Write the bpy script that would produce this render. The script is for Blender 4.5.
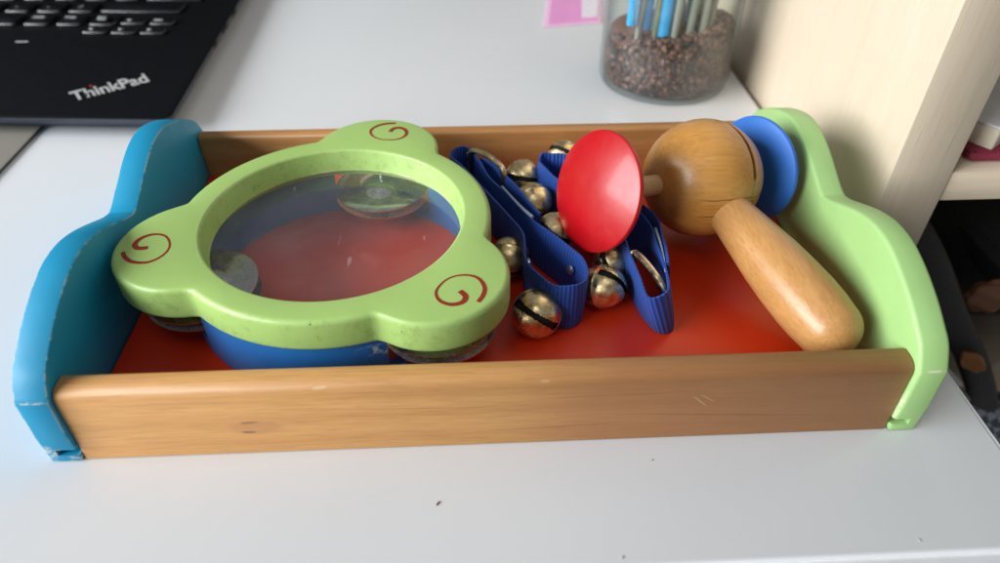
import bpy, bmesh, math, random
from mathutils import Vector, Matrix
random.seed(7)
S = bpy.context.scene
for o in list(bpy.data.objects): bpy.data.objects.remove(o)

# ------------------------------------------------------------------ camera
cam_d = bpy.data.cameras.new('camera'); cam = bpy.data.objects.new('camera', cam_d)
S.collection.objects.link(cam); S.camera = cam
cam.location = (0.14377, -0.15973, 0.21655)
cam.rotation_mode = 'XYZ'
M_ = Matrix.Rotation(math.radians(-2.923), 4, 'Z') @ Matrix.Rotation(math.radians(49.632), 4, 'X') @ Matrix.Rotation(math.radians(0.253), 4, 'Z')
cam.rotation_euler = M_.to_euler()
cam_d.sensor_width = 36; cam_d.lens = 25.23
cam_d.clip_start = 0.01; cam_d.clip_end = 50
cam_d.dof.use_dof = True; cam_d.dof.focus_distance = 0.285; cam_d.dof.aperture_fstop = 8.0

# ------------------------------------------------------------------ light
w = bpy.data.worlds.new('World'); S.world = w; w.use_nodes = True
bg = w.node_tree.nodes['Background']
bg.inputs[0].default_value = (0.92, 0.96, 1.0, 1); bg.inputs[1].default_value = 0.165
def area(name, loc, target, sx, sy, power, col):
    d = bpy.data.lights.new(name, 'AREA'); d.shape = 'RECTANGLE'; d.size = sx; d.size_y = sy
    d.energy = power; d.color = col
    o = bpy.data.objects.new(name, d); S.collection.objects.link(o); o.location = loc
    o.rotation_euler = (Vector(target) - Vector(loc)).to_track_quat('-Z', 'Y').to_euler()
    return o
area('window_light', (-3.05, -1.15, 1.46), (0.15, 0.1, 0.02), 3.2, 1.9, 262, (0.95, 0.98, 1.0))
area('fill_light', (0.05, -0.7, 1.9), (0.15, 0.2, 0.0), 0.8, 0.6, 2.4, (1.0, 0.98, 0.95))  # added overhead fill, sized to put glints on the key edges; no actual lamp
S.view_settings.view_transform = 'Standard'; S.view_settings.look = 'None'
S.view_settings.exposure = 0.20; S.view_settings.gamma = 1.0
S.render.engine = 'CYCLES'

# ------------------------------------------------------------------ node helpers
class G:
    def __init__(s, name):
        s.m = bpy.data.materials.new(name); s.m.use_nodes = True
        s.t = s.m.node_tree; s.t.nodes.clear()
        s.out = s.n('ShaderNodeOutputMaterial')
        s.tc = s.n('ShaderNodeTexCoord')
    def n(s, typ, ins=None, **kw):
        nd = s.t.nodes.new(typ)
        for k, v in kw.items(): setattr(nd, k, v)
        for k, v in (ins or {}).items():
            if hasattr(v, 'links') and hasattr(v, 'node'): s.t.links.new(v, nd.inputs[k])
            else: nd.inputs[k].default_value = v
        return nd
    def obj(s): return s.tc.outputs['Object']
    def map(s, sc=(1,1,1), loc=(0,0,0), rot=(0,0,0), src=None):
        return s.n('ShaderNodeMapping', {0: src or s.obj(), 1: loc, 2: rot, 3: sc}).outputs[0]
    def noise(s, vec, scale, detail=4, rough=.55, dist=0):
        return s.n('ShaderNodeTexNoise', {'Vector': vec, 'Scale': scale, 'Detail': detail, 'Roughness': rough, 'Distortion': dist}).outputs['Fac']
    def ramp(s, fac, stops):
        r = s.n('ShaderNodeValToRGB', {0: fac}); e = r.color_ramp.elements
        while len(e) < len(stops): e.new(0.5)
        for i, (p, c) in enumerate(stops):
            e[i].position = p; e[i].color = c if len(c) == 4 else (*c, 1)
        return r.outputs[0]
    def mask(s, fac, a, b):
        return s.n('ShaderNodeMapRange', {0: fac, 1: a, 2: b, 3: 0.0, 4: 1.0}, clamp=True).outputs[0]
    def math(s, op, a, b=0.0):
        return s.n('ShaderNodeMath', {0: a, 1: b}, operation=op).outputs[0]
    def mix(s, fac, a, b):
        m = s.n('ShaderNodeMix', data_type='RGBA')
        for i, v in ((0, fac), (6, a), (7, b)):
            if hasattr(v, 'node'): s.t.links.new(v, m.inputs[i])
            else: m.inputs[i].default_value = v if i == 0 else (*v[:3], 1)
        return m.outputs[2]
    def spot(s, c, r, ang=0.0, soft=.35):
        """soft elliptical mask: a stain, chip or scratch with its own shape"""
        v = s.n('ShaderNodeVectorMath', {0: s.obj(), 1: c}, operation='SUBTRACT').outputs[0]
        v = s.n('ShaderNodeMapping', {0: v, 2: (0, ang, 0)}).outputs[0]
        v = s.n('ShaderNodeVectorMath', {0: v, 1: (1/r[0], 1/r[1], 1/r[2])}, operation='MULTIPLY').outputs[0]
        l = s.n('ShaderNodeVectorMath', {0: v}, operation='LENGTH').outputs['Value']
        return s.mask(l, 1.0, 1.0 - soft)
    def bump(s, h, strength=.2, dist=.001, normal=None):
        ins = {'Strength': strength, 'Distance': dist, 'Height': h}
        if normal is not None: ins['Normal'] = normal
        return s.n('ShaderNodeBump', ins).outputs[0]
    def done(s, col, rough=.4, metal=0, normal=None, spec=.5, coat=0, coat_r=.2, **extra):
        ins = {'Base Color': col if hasattr(col, 'node') else (*col[:3], 1), 'Roughness': rough, 'Metallic': metal,
               'Specular IOR Level': spec, 'Coat Weight': coat, 'Coat Roughness': coat_r}
        if normal is not None: ins['Normal'] = normal
        ins.update(extra)
        b = s.n('ShaderNodeBsdfPrincipled', ins)
        s.t.links.new(b.outputs[0], s.out.inputs[0]); return s.m

def paint(name, col, rough=.38, worn=(0.62, 0.52, 0.38), wear=.5, specks=.0, dirt=.0, coat=.15, wr=.0012, band=None, bmp=1.0, wth=.53, spots=(), coat_r=.25):
    g = G(name); o = g.obj()
    c = g.mix(g.noise(o, 38, 3), [x*.90 for x in col], [min(1, x*1.07) for x in col])
    streak = g.noise(g.map((60, 60, 60)), 1.0, 6, .7)
    rough_f = g.n('ShaderNodeMapRange', {0: streak, 1: .3, 2: .7, 3: rough-.06, 4: rough+.12}).outputs[0]
    if dirt:
        d = g.math('MULTIPLY', g.mask(g.noise(o, 170, 6, .75), .52, .72), dirt)
        nzd = g.n('ShaderNodeSeparateXYZ', {0: g.n('ShaderNodeNewGeometry').outputs['Normal']}).outputs[2]
        d = g.math('MULTIPLY', d, g.n('ShaderNodeMapRange', {0: nzd, 1: .75, 2: .98, 3: 1.0, 4: .12}).outputs[0])
        c = g.mix(d, c, (0.10, 0.11, 0.03))
    if specks:
        k = g.math('MULTIPLY', g.mask(g.noise(g.map((1, 1, 1), (3, 1, 2)), 420, 3, .6), .665, .70), g.mask(g.noise(o, 55, 2), .47, .60))
        nz = g.n('ShaderNodeSeparateXYZ', {0: g.n('ShaderNodeNewGeometry').outputs['Normal']}).outputs[2]
        k = g.math('MULTIPLY', k, g.mask(nz, .97, .80))          # knocks collect on the sides, not on the flat top
        c = g.mix(g.math('MULTIPLY', k, specks), c, (0.045, 0.05, 0.02))
    if wear:
        bn = g.n('ShaderNodeBevel', {0: wr}, samples=6).outputs[0]
        gn = g.n('ShaderNodeNewGeometry').outputs['Normal']
        pt = g.math('SUBTRACT', 1.0, g.n('ShaderNodeVectorMath', {0: bn, 1: gn}, operation='DOT_PRODUCT').outputs['Value'])
        e = g.mask(pt, .012, .06)
        e = g.math('MULTIPLY', e, g.mask(g.math('ADD', g.math('MULTIPLY', g.noise(o, 420, 4, .7), .5), g.math('MULTIPLY', g.noise(o, 70, 3, .6), .5)), wth, wth+.035))
        if band:                                # chips along a rim that lies between two heights
            z = g.n('ShaderNodeSeparateXYZ', {0: o}).outputs[2]
            e = g.math('MULTIPLY', g.mask(z, band[0]-.0006, band[0]+.0004), g.mask(z, band[1]+.0003, band[1]-.0003))
        c = g.mix(g.math('MULTIPLY', e, wear), c, worn)
        for p, r in spots:
            c = g.mix(g.math('MULTIPLY', g.spot(p, r, 0, .5), g.mask(g.noise(g.map((1, 1, 1), (7, 3, 1)), 700, 4, .7), .44, .54)), c, worn)
    b = g.bump(g.noise(o, 240, 4), .10*bmp, .0006)
    b = g.bump(g.noise(o, 40, 2), .08*bmp, .002, b)
    return g.done(c, rough_f, normal=b, coat=coat, coat_r=coat_r)

def wood(name, cols, axis=0, scale=1.0, rough=.42, coat=.2, spots=(), lines=1.0, seams=False, fibre=.19):
    g = G(name); sc = [300*scale]*3; sc[axis] = 14*scale
    v = g.map(tuple(sc), (.31, .7, .2))
    n1 = g.noise(v, 1.0, 6, .65, .4)
    sc2 = [45*scale]*3; sc2[axis] = 2.6*scale
    n2 = g.noise(g.map(tuple(sc2), (1.3, .2, 4.4)), 1.0, 3, .5, 1.2)
    rings = g.n('ShaderNodeTexWave', {'Vector': g.map(tuple(sc2), (2, 5, 1)), 'Scale': .55, 'Distortion': 5.0, 'Detail': 2.0}, bands_direction='Z' if axis != 2 else 'X').outputs['Fac']
    f = g.math('ADD', g.math('MULTIPLY', n1, .58), g.math('ADD', g.math('MULTIPLY', n2, .26), g.math('MULTIPLY', rings, .16)))
    c = g.ramp(f, [(.12, cols[0]), (.5, cols[1]), (.88, cols[2])])
    sc3 = [900*scale]*3; sc3[axis] = 75*scale
    fib = [1500*scale]*3; fib[axis] = 70*scale
    c = g.mix(g.math('MULTIPLY', g.mask(g.noise(g.map(tuple(fib), (3, 1, 2)), 1.0, 2, .5), -.0 + .44, .64), fibre), c, [x*.5 for x in cols[0]])
    pores = g.mask(g.noise(g.map(tuple(sc3)), 1.0, 3, .6), .58, .68)
    c = g.mix(g.math('MULTIPLY', pores, .17*lines), c, [x*.5 for x in cols[0]])
    for (p, r, a, cc, k) in spots:
        c = g.mix(g.math('MULTIPLY', g.spot(p, r, a), k), c, cc)
    if seams:                                   # two glue lines of the laminated ball, parallel to the dowel
        wob = g.math('MULTIPLY', g.math('SUBTRACT', g.noise(g.obj(), 120, 2), .5), .0012)
        d = g.math('ADD', g.n('ShaderNodeVectorMath', {0: g.obj(), 1: (-.02, .42, .905)}, operation='DOT_PRODUCT').outputs['Value'], wob)
        for cc in (.0225, .0150):
            ln = g.mask(g.math('ABSOLUTE', g.math('SUBTRACT', d, cc)), .00045, .0002)
            side = g.mask(g.n('ShaderNodeSeparateXYZ', {0: g.obj()}).outputs[0], -.010, -.004)
            c = g.mix(g.math('MULTIPLY', g.math('MULTIPLY', ln, side), .65), c, (0.10, 0.04, 0.012))
    b = g.bump(pores, .12, .0004); b = g.bump(n1, .06, .0008, b)
    return g.done(c, g.n('ShaderNodeMapRange', {0: n1, 1: .3, 2: .7, 3: rough-.05, 4: rough+.1}).outputs[0], normal=b, coat=coat, coat_r=.3)

def plain(name, col, rough=.5, metal=0, nscale=120, var=.1, bump=.05, coat=0, spec=.5):
    g = G(name); n = g.noise(g.obj(), nscale, 4)
    c = g.mix(n, [x*(1-var) for x in col], [min(1, x*(1+var)) for x in col])
    return g.done(c, g.n('ShaderNodeMapRange', {0: n, 1: .3, 2: .7, 3: rough*.85, 4: min(1, rough*1.15)}).outputs[0], metal, g.bump(n, bump, .0005), coat=coat, spec=spec)

# ------------------------------------------------------------------ object helpers
def tag(o, label, cat, group=None, kind=None):
    o['label'] = label
    if kind != 'structure': o['category'] = cat
    if group: o['group'] = group
    if kind: o['kind'] = kind
    return o
def thing(name, label, cat, loc, group=None):
    o = bpy.data.objects.new(name, None); S.collection.objects.link(o)
    o.location = loc; o.empty_display_size = .01
    return tag(o, label, cat, group)
def origin(o):
    v = Vector((0, 0, 0))
    while o is not None: v += o.location; o = o.parent
    return v
def obj(name, bm, mat, parent=None, smooth=35, label=None, recalc=True):
    if recalc: bmesh.ops.recalc_face_normals(bm, faces=bm.faces[:])
    if parent is not None: off = origin(parent)
    else:
        cs = [v.co for v in bm.verts]
        off = Vector(((min(c.x for c in cs)+max(c.x for c in cs))/2, (min(c.y for c in cs)+max(c.y for c in cs))/2, min(c.z for c in cs)))
    bmesh.ops.translate(bm, verts=bm.verts[:], vec=-off)
    me = bpy.data.meshes.new(name); bm.to_mesh(me); bm.free()
    for m in (mat if isinstance(mat, (list, tuple)) else [mat]): me.materials.append(m)
    for p in me.polygons: p.use_smooth = True
    if smooth is not None: me.set_sharp_from_angle(angle=math.radians(smooth))
    o = bpy.data.objects.new(name, me); S.collection.objects.link(o)
    if parent is not None: o.parent = parent
    else: o.location = off
    if label: o['label'] = label
    return o

def grid_loops(bm, loops, close_u=True, cap0=True, cap1=True, mat=0):
    rows = [[bm.verts.new(p) for p in lp] for lp in loops]
    n = len(rows[0]); fs = []
    for a, b in zip(rows, rows[1:]):
        for i in range(n if close_u else n-1):
            j = (i+1) % n
            fs.append(bm.faces.new((a[i], a[j], b[j], b[i])))
    if cap0: fs.append(bm.faces.new(rows[0][::-1]))
    if cap1: fs.append(bm.faces.new(rows[-1]))
    for f in fs: f.material_index = mat
    return rows

def inset2(pts, d):
    """offset a closed 2-D outline inwards by d (counter-clockwise outline)"""
    out = []; n = len(pts)
    for i in range(n):
        a, b, c = Vector(pts[i-1]), Vector(pts[i]), Vector(pts[(i+1) % n])
        e1 = (b-a).normalized(); e2 = (c-b).normalized()
        n1 = Vector((-e1.y, e1.x)); n2 = Vector((-e2.y, e2.x)); m = n1+n2
        if m.length < 1e-6: m = n1
        m.normalize(); k = max(.5, m.dot(n1))
        out.append(b + m*(d/k))
    return out

def slab(bm, pts, t0, t1, r, place, seg=3, mat=0):
    """rounded-edge plate: outline pts (2-D, ccw), thickness t0..t1, edge radius r, place(u,v,t)->xyz"""
    loops = []
    for k in range(seg+1):
        a = math.pi/2*k/seg
        loops.append((r*(1-math.sin(a)), t0 + r*(1-math.cos(a))))
    for k in range(seg+1):
        a = math.pi/2*(1-k/seg)
        loops.append((r*(1-math.sin(a)), t1 - r*(1-math.cos(a))))
    grid_loops(bm, [[place(q[0], q[1], t) for q in inset2(pts, d)] for d, t in loops], mat=mat)
    bmesh.ops.recalc_face_normals(bm, faces=bm.faces[:]); bm.normal_update()

def rrect(x0, x1, y0, y1, r=.002, n=4):
    p = []
    for cx, cy, a0 in ((x1-r, y0+r, -90), (x1-r, y1-r, 0), (x0+r, y1-r, 90), (x0+r, y0+r, 180)):
        for k in range(n+1):
            a = math.radians(a0+90*k/n); p.append((cx+r*math.cos(a), cy+r*math.sin(a)))
    return p
XY = lambda u, v, t: Vector((u, v, t))
YZ = lambda u, v, t: Vector((t, u, v))
XZ = lambda u, v, t: Vector((u, t, v))
def box(bm, x0, x1, y0, y1, z0, z1, r=.001, rc=.0012):
    slab(bm, rrect(x0, x1, y0, y1, rc, 3), z0, z1, r, XY, 2)

def frame(d, up=(0, 0, 1)):
    d = Vector(d).normalized(); u = Vector(up)
    if abs(d.dot(u)) > .95: u = Vector((0, 1, 0))
    a = d.cross(u).normalized(); b = a.cross(d).normalized()
    return d, a, b
def lathe(bm, c, d, prof, n=48, mat=0, cap0=True, cap1=True, rad=None):
    """revolve prof [(t along d, radius)] about the axis c + t d"""
    d, a, b = frame(d); c = Vector(c); loops = []
    for t, r in prof:
        lp = []
        for i in range(n):
            th = 2*math.pi*i/n; rr = rad(t, r, th) if rad else r
            lp.append(c + d*t + a*(rr*math.cos(th)) + b*(rr*math.sin(th)))
        loops.append(lp)
    grid_loops(bm, loops, cap0=cap0, cap1=cap1, mat=mat)
def catmull(pts, sub=8, closed=False):
    P = [Vector(p) for p in pts]; out = []; n = len(P)
    rng = range(n) if closed else range(n-1)
    for i in rng:
        if closed: p0, p1, p2, p3 = P[i-1], P[i], P[(i+1) % n], P[(i+2) % n]
        else: p0, p1, p2, p3 = P[max(i-1, 0)], P[i], P[i+1], P[min(i+2, n-1)]
        for k in range(sub):
            t = k/sub
            out.append(.5*((2*p1) + (p2-p0)*t + (2*p0-5*p1+4*p2-p3)*t*t + (3*p1-p0-3*p2+p3)*t**3))
    if not closed: out.append(P[-1])
    return out
def tube(bm, pts, r, n=10, closed=False, mat=0):
    loops = []; N = len(pts); prev = None
    for i, p in enumerate(pts):
        a = pts[i-1] if (i > 0 or closed) else p; b = pts[(i+1) % N] if (i < N-1 or closed) else p
        d = (b-a).normalized()
        if prev is None: _, u, v = frame(d)
        else:
            u = (prev - d*prev.dot(d)).normalized(); v = d.cross(u)
        prev = u; rr = r(i/(N-1)) if callable(r) else r
        loops.append([p + u*(rr*math.cos(2*math.pi*k/n)) + v*(rr*math.sin(2*math.pi*k/n)) for k in range(n)])
    if closed:
        rows = grid_loops(bm, loops, cap0=False, cap1=False, mat=mat)
        for i in range(n):
            bm.faces.new((rows[-1][i], rows[-1][(i+1) % n], rows[0][(i+1) % n], rows[0][i])).material_index = mat
    else: grid_loops(bm, loops, mat=mat)
def text_mesh(body, size, shear=0, extrude=.0001, bold=0.0, space=1.0):
    c = bpy.data.curves.new('lettering', 'FONT'); c.body = body; c.size = size; c.shear = shear
    c.extrude = extrude; c.offset = bold; c.space_character = space; c.align_x = 'LEFT'
    o = bpy.data.objects.new('lettering', c); S.collection.objects.link(o)
    bpy.context.view_layer.update()
    me = bpy.data.meshes.new_from_object(o.evaluated_get(bpy.context.evaluated_depsgraph_get()))
    bpy.data.objects.remove(o); bm = bmesh.new(); bm.from_mesh(me); bpy.data.meshes.remove(me)
    return bm
def cut(o, boxes):
    """boolean-cut boxes (in world coordinates) out of a mesh object, permanently"""
    off = origin(o)
    bm = bmesh.new()
    for b in boxes:
        r = bmesh.ops.create_cube(bm, size=1)
        for v in r['verts']:
            v.co = Vector([b[2*i] + (v.co[i]+.5)*(b[2*i+1]-b[2*i]) for i in range(3)]) - off
    me = bpy.data.meshes.new('cutter'); bm.to_mesh(me); bm.free()
    c = bpy.data.objects.new('cutter', me); S.collection.objects.link(c); c.parent = o.parent; c.location = o.location
    m = o.modifiers.new('cut', 'BOOLEAN'); m.operation = 'DIFFERENCE'; m.object = c; m.solver = 'EXACT'
    bpy.context.view_layer.update()
    new = bpy.data.meshes.new_from_object(o.evaluated_get(bpy.context.evaluated_depsgraph_get()))
    o.modifiers.clear(); o.data = new; bpy.data.objects.remove(c)
    new.set_sharp_from_angle(angle=math.radians(35))

# ------------------------------------------------------------------ materials
def desk_mat():
    g = G('white_laminate'); o = g.obj()
    n = g.noise(o, 6, 4, .6)
    c = g.mix(n, (0.79, 0.815, 0.85), (0.825, 0.845, 0.87))
    sm = g.mask(g.noise(g.map((1, 1, 1), (4, 4, 4)), 14, 5, .7), .50, .78)
    c = g.mix(g.math('MULTIPLY', sm, .12), c, (0.60, 0.61, 0.62))
    sp = g.mask(g.noise(o, 260, 2, .5), .775, .80)
    c = g.mix(g.math('MULTIPLY', sp, .35), c, (0.35, 0.32, 0.28))
    r = g.n('ShaderNodeMapRange', {0: sm, 1: 0, 2: 1, 3: .30, 4: .52}).outputs[0]
    return g.done(c, r, normal=g.bump(g.noise(o, 500, 2), .03, .0003))
M_desk = desk_mat()
M_edge = plain('white_edge_band', (0.74, 0.75, 0.76), .4)
M_line = plain('dark_seam', (0.03, 0.03, 0.03), .6)
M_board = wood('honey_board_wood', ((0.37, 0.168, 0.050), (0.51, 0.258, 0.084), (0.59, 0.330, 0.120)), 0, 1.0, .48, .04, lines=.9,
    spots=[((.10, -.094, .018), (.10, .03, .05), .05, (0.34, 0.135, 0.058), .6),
           ((-.0870, -.094, .0168), (.0036, .02, .0006), .06, (0.09, 0.04, 0.02), .9),
           ((-.0880, -.094, .0118), (.0030, .02, .0007), -.05, (0.08, 0.035, 0.02), .95),
           ((-.0850, -.094, .0142), (.0110, .02, .0040), 0, (0.36, 0.17, 0.07), .5),
           ((.0745, -.094, .0198), (.0046, .02, .00035), -.75, (0.66, 0.46, 0.30), .5),
           ((.0772, -.094, .0212), (.0040, .02, .00030), -.62, (0.66, 0.46, 0.30), .4),
           ((-.060, -.092, .0325), (.0030, .02, .0006), .1, (0.62, 0.42, 0.25), .45),
           ((.018, -.092, .0322), (.0020, .02, .0005), .0, (0.62, 0.42, 0.25), .4),
           ((.020, -.094, .0085), (.030, .02, .0003), .03, (0.22, 0.10, 0.04), .55),
           ((.085, -.094, .0120), (.045, .02, .0004), -.06, (0.22, 0.09, 0.04), .55),
           ((.045, -.094, .0245), (.035, .02, .0003), .02, (0.24, 0.10, 0.04), .45),
           ((-.035, -.094, .0215), (.040, .02, .0003), -.03, (0.26, 0.12, 0.05), .4)])
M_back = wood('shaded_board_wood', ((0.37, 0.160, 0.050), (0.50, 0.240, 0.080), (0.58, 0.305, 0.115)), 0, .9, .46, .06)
M_blue = paint('cyan_blue_paint', (0.001, 0.275, 0.49), .52, worn=(0.50, 0.53, 0.50), wear=.8, coat=.10, wth=.475, spots=[((-.1557, -.0962, .0322), (.0075, .004, .0007)), ((-.1600, -.0955, .006), (.0035, .003, .0045)), ((-.1515, -.0955, .0025), (.004, .003, .0012)), ((-.1613, -.0945, .021), (.0008, .003, .006))])
M_green = paint('spring_green_paint', (0.335, 0.55, 0.20), .46, worn=(0.62, 0.66, 0.42), wear=.6, coat=.05, wth=.55, spots=[((.1567, -.0962, .0325), (.0055, .004, .0006)), ((.1502, -.0960, .0145), (.0006, .003, .010))])
M_ring = paint('apple_green_paint', (0.375, 0.565, 0.165), .40, worn=(0.66, 0.56, 0.44), wear=.9, specks=.9, dirt=.36, coat=.15, wr=.0020, wth=.505)
M_red_floor = paint('red_tray_paint', (0.66, 0.034, 0.004), .36, wear=0, coat=.12, bmp=.25)
M_swirl = plain('dark_red_print', (0.27, 0.022, 0.008), .45)
def shell_mat():
    g = G('worn_blue_paint'); o = g.obj()
    c = g.mix(g.noise(o, 60, 3), (0.010, 0.105, 0.34), (0.018, 0.15, 0.44))
    k = g.mask(g.noise(o, 260, 5, .7), .50, .58)
    m = g.math('MULTIPLY', k, g.spot((.0235, -.0595, .0180), (.012, .012, .0035), -.12, .7))
    c = g.mix(m, c, (0.50, 0.52, 0.56))
    return g.done(c, .4, normal=g.bump(g.noise(o, 200), .1, .0005), coat=.2)
M_shell = shell_mat()
def metal(name, col, rough, tarn=None, ts=90, amt=.6, dent=False):
    g = G(name); o = g.obj(); c = (*col, 1)
    if tarn:
        c = g.mix(g.math('MULTIPLY', g.mask(g.noise(o, ts, 5, .7), .46, .62), amt), col, tarn)
    n = g.noise(o, 300, 4)
    b = g.bump(n, .08, .0004)
    if dent: b = g.bump(g.noise(o, 110, 2), .30, .0022, b)
    return g.done(c, g.n('ShaderNodeMapRange', {0: n, 1: .3, 2: .7, 3: rough*.6, 4: rough*1.7}).outputs[0], 1.0, b)
M_jingle = metal('nickel_jingle', (0.70, 0.69, 0.66), .20, (0.42, 0.38, 0.30), 60, .35)
M_brass = metal('tarnished_brass', (0.95, 0.76, 0.42), .30, (0.45, 0.31, 0.13), 210, .75, dent=True)
M_wire = metal('brass_wire', (0.80, 0.64, 0.40), .22, (0.45, 0.32, 0.16), 200, .4)
M_rivet = metal('silver_rivet', (0.75, 0.75, 0.74), .25)
M_dark = plain('dark_hollow', (0.012, 0.010, 0.009), .9)
M_disc_r = paint('glossy_red_lacquer', (0.41, 0.002, 0.005), .36, worn=(0.70, 0.25, 0.2), wear=.45, coat=.28, coat_r=.14, wth=.52)
M_disc_b = paint('satin_blue_paint', (0.020, 0.145, 0.53), .46, wear=.15, coat=.05)
M_ball = wood('varnished_ball_wood', seams=True, cols= ((0.37, 0.155, 0.028), (0.52, 0.245, 0.054), (0.60, 0.315, 0.085)), axis=0, scale=.6, rough=.34, coat=.2, lines=.8)
M_handle = wood('pale_handle_wood', ((0.38, 0.172, 0.048), (0.49, 0.248, 0.080), (0.56, 0.305, 0.112)), 1, .6, .34, .2, lines=.9)
M_dowel = wood('dowel_wood', ((0.50, 0.28, 0.13), (0.6, 0.37, 0.18), (0.66, 0.43, 0.23)), 0, 1.5, .5, .0)

def head_mat():
    g = G('drum_film'); o = g.obj()
    tr = g.n('ShaderNodeBsdfTransparent', {0: (0.93, 0.94, 0.95, 1)}).outputs[0]
    df = g.n('ShaderNodeBsdfDiffuse', {0: (0.72, 0.74, 0.78, 1)}).outputs[0]
    gl = g.n('ShaderNodeBsdfGlossy', {0: (1, 1, 1, 1), 1: .09, 'Normal': g.bump(g.noise(o, 60, 3), .05, .001)}).outputs[0]
    haze = g.n('ShaderNodeMapRange', {0: g.noise(o, 45, 5, .65), 1: .3, 2: .72, 3: .045, 4: .085}).outputs[0]
    scr = g.math('MULTIPLY', g.mask(g.noise(g.map((1, .22, 1), rot=(0, 0, .7)), 320, 4, .6), .70, .74), .16)
    a = g.n('ShaderNodeMixShader', {0: g.math('ADD', haze, scr), 1: tr, 2: df}).outputs[0]
    fc = g.n('ShaderNodeLayerWeight', {0: .5}).outputs['Facing']
    fr = g.math('ADD', .055, g.math('MULTIPLY', g.math('POWER', fc, 4.0), .9))
    b = g.n('ShaderNodeMixShader', {0: fr, 1: a, 2: gl}).outputs[0]
    g.t.links.new(b, g.out.inputs[0]); return g.m
M_head = head_mat()
def glass_mat():
    g = G('jar_glass'); o = g.obj()
    fe = g.n('ShaderNodeLayerWeight', {0: .5}).outputs['Facing']
    tr = g.n('ShaderNodeBsdfTransparent', {0: g.ramp(fe, [(.45, (.94, .96, .95)), (.95, (.52, .56, .55))])}).outputs[0]
    gl = g.n('ShaderNodeBsdfGlossy', {0: (1, 1, 1, 1), 1: .04}).outputs[0]
    df = g.n('ShaderNodeBsdfDiffuse', {0: (0.75, 0.77, 0.78, 1)}).outputs[0]
    a = g.n('ShaderNodeMixShader', {0: g.n('ShaderNodeMapRange', {0: g.noise(o, 30, 4), 1: .4, 2: .75, 3: .0, 4: .05}).outputs[0], 1: tr, 2: df}).outputs[0]
    fc = g.n('ShaderNodeLayerWeight', {0: .5}).outputs['Facing']
    fr = g.math('ADD', .04, g.math('MULTIPLY', g.math('POWER', fc, 5.0), .9))
    b = g.n('ShaderNodeMixShader', {0: fr, 1: a, 2: gl}).outputs[0]
    g.t.links.new(b, g.out.inputs[0]); return g.m
M_glass = glass_mat()
def web_mat():
    g = G('royal_blue_webbing'); uv = g.tc.outputs['UV']
    rib = g.n('ShaderNodeTexWave', {'Vector': uv, 'Scale': 1.0}, bands_direction='X').outputs['Fac']
    rib2 = g.n('ShaderNodeTexWave', {'Vector': uv, 'Scale': 2.2, 'Distortion': 1.0, 'Detail': 1.0}, bands_direction='Y').outputs['Fac']
    h = g.math('ADD', g.math('MULTIPLY', rib, .8), g.math('MULTIPLY', rib2, .25))
    c = g.mix(rib, (0.002, 0.034, 0.21), (0.004, 0.085, 0.47))
    fz = g.mask(g.noise(g.obj(), 900, 3), .62, .75)
    c = g.mix(g.math('MULTIPLY', fz, .22), c, (0.05, 0.20, 0.60))
    return g.done(c, .55, normal=g.bump(h, .8, .0005), **{'Sheen Weight': .05})
M_web = web_mat()
M_fray = plain('frayed_white_edge', (0.30, 0.38, 0.52), .95, nscale=900, var=.4, bump=.4)
M_lap = plain('black_laptop_shell', (0.0045, 0.005, 0.0065), .6, nscale=700, var=.25, bump=.08, spec=.10)
M_lap_edge = plain('slate_laptop_edge', (0.030, 0.037, 0.055), .4, nscale=500)
M_key = plain('black_key_plastic', (0.007, 0.008, 0.011), .24, nscale=500, bump=.03, spec=1.0, coat=.8)
M_legend = plain('white_legend', (0.62, 0.66, 0.68), .6)
M_logo = plain('silver_logo', (0.46, 0.47, 0.47), .45)
M_logo_red = plain('red_logo_dot', (0.6, 0.03, 0.03), .4)
M_mat = plain('taupe_desk_mat', (0.30, 0.285, 0.25), .75, nscale=900, var=.15, bump=.2)
M_mat_edge = plain('dark_mat_edge', (0.05, 0.045, 0.04), .7)
M_birch = wood('birch_veneer', ((0.57, 0.465, 0.345), (0.62, 0.515, 0.39), (0.66, 0.555, 0.43)), 2, .42, .5, .05, lines=.2, fibre=.08)
M_birch_x = wood('birch_shelf_veneer', ((0.56, 0.45, 0.33), (0.61, 0.50, 0.375), (0.65, 0.54, 0.415)), 0, .42, .5, .05, lines=.2, fibre=.1)

# ------------------------------------------------------------------ room
bm = bmesh.new(); box(bm, -3, 3, -2.5, 3, -.80, -.78)
obj('floor', bm, plain('grey_floor', (0.12, 0.11, 0.10), .6))['kind'] = 'structure'

desk = thing('desk', 'white laminate desk top with thin edge, under the wooden tray', 'desk', (.0, .4, -.75))
DX, DY = .340, -.051
bm = bmesh.new(); slab(bm, rrect(-1.2, DX-.0012, DY+.0012, 1.15, .002, 3), -.022, 0, .0007, XY, 2); obj('tabletop', bm, M_desk, desk)
bm = bmesh.new(); slab(bm, [(-1.2, DY-.0004), (DX+.0004, DY-.0004), (DX+.0004, 1.15), (DX-.0013, 1.15), (DX-.0013, DY+.0013), (-1.2, DY+.0013)], -.0225, -.0006, .0002, XY, 2); obj('edge_band', bm, M_edge, desk)
for x, y in ((-1.1, .02), (.28, .02), (-1.1, 1.05), (.28, 1.05)):
    bm = bmesh.new(); box(bm, x-.025, x+.025, y-.025, y+.025, -.778, -.0222); obj('leg', bm, M_edge, desk)

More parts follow.
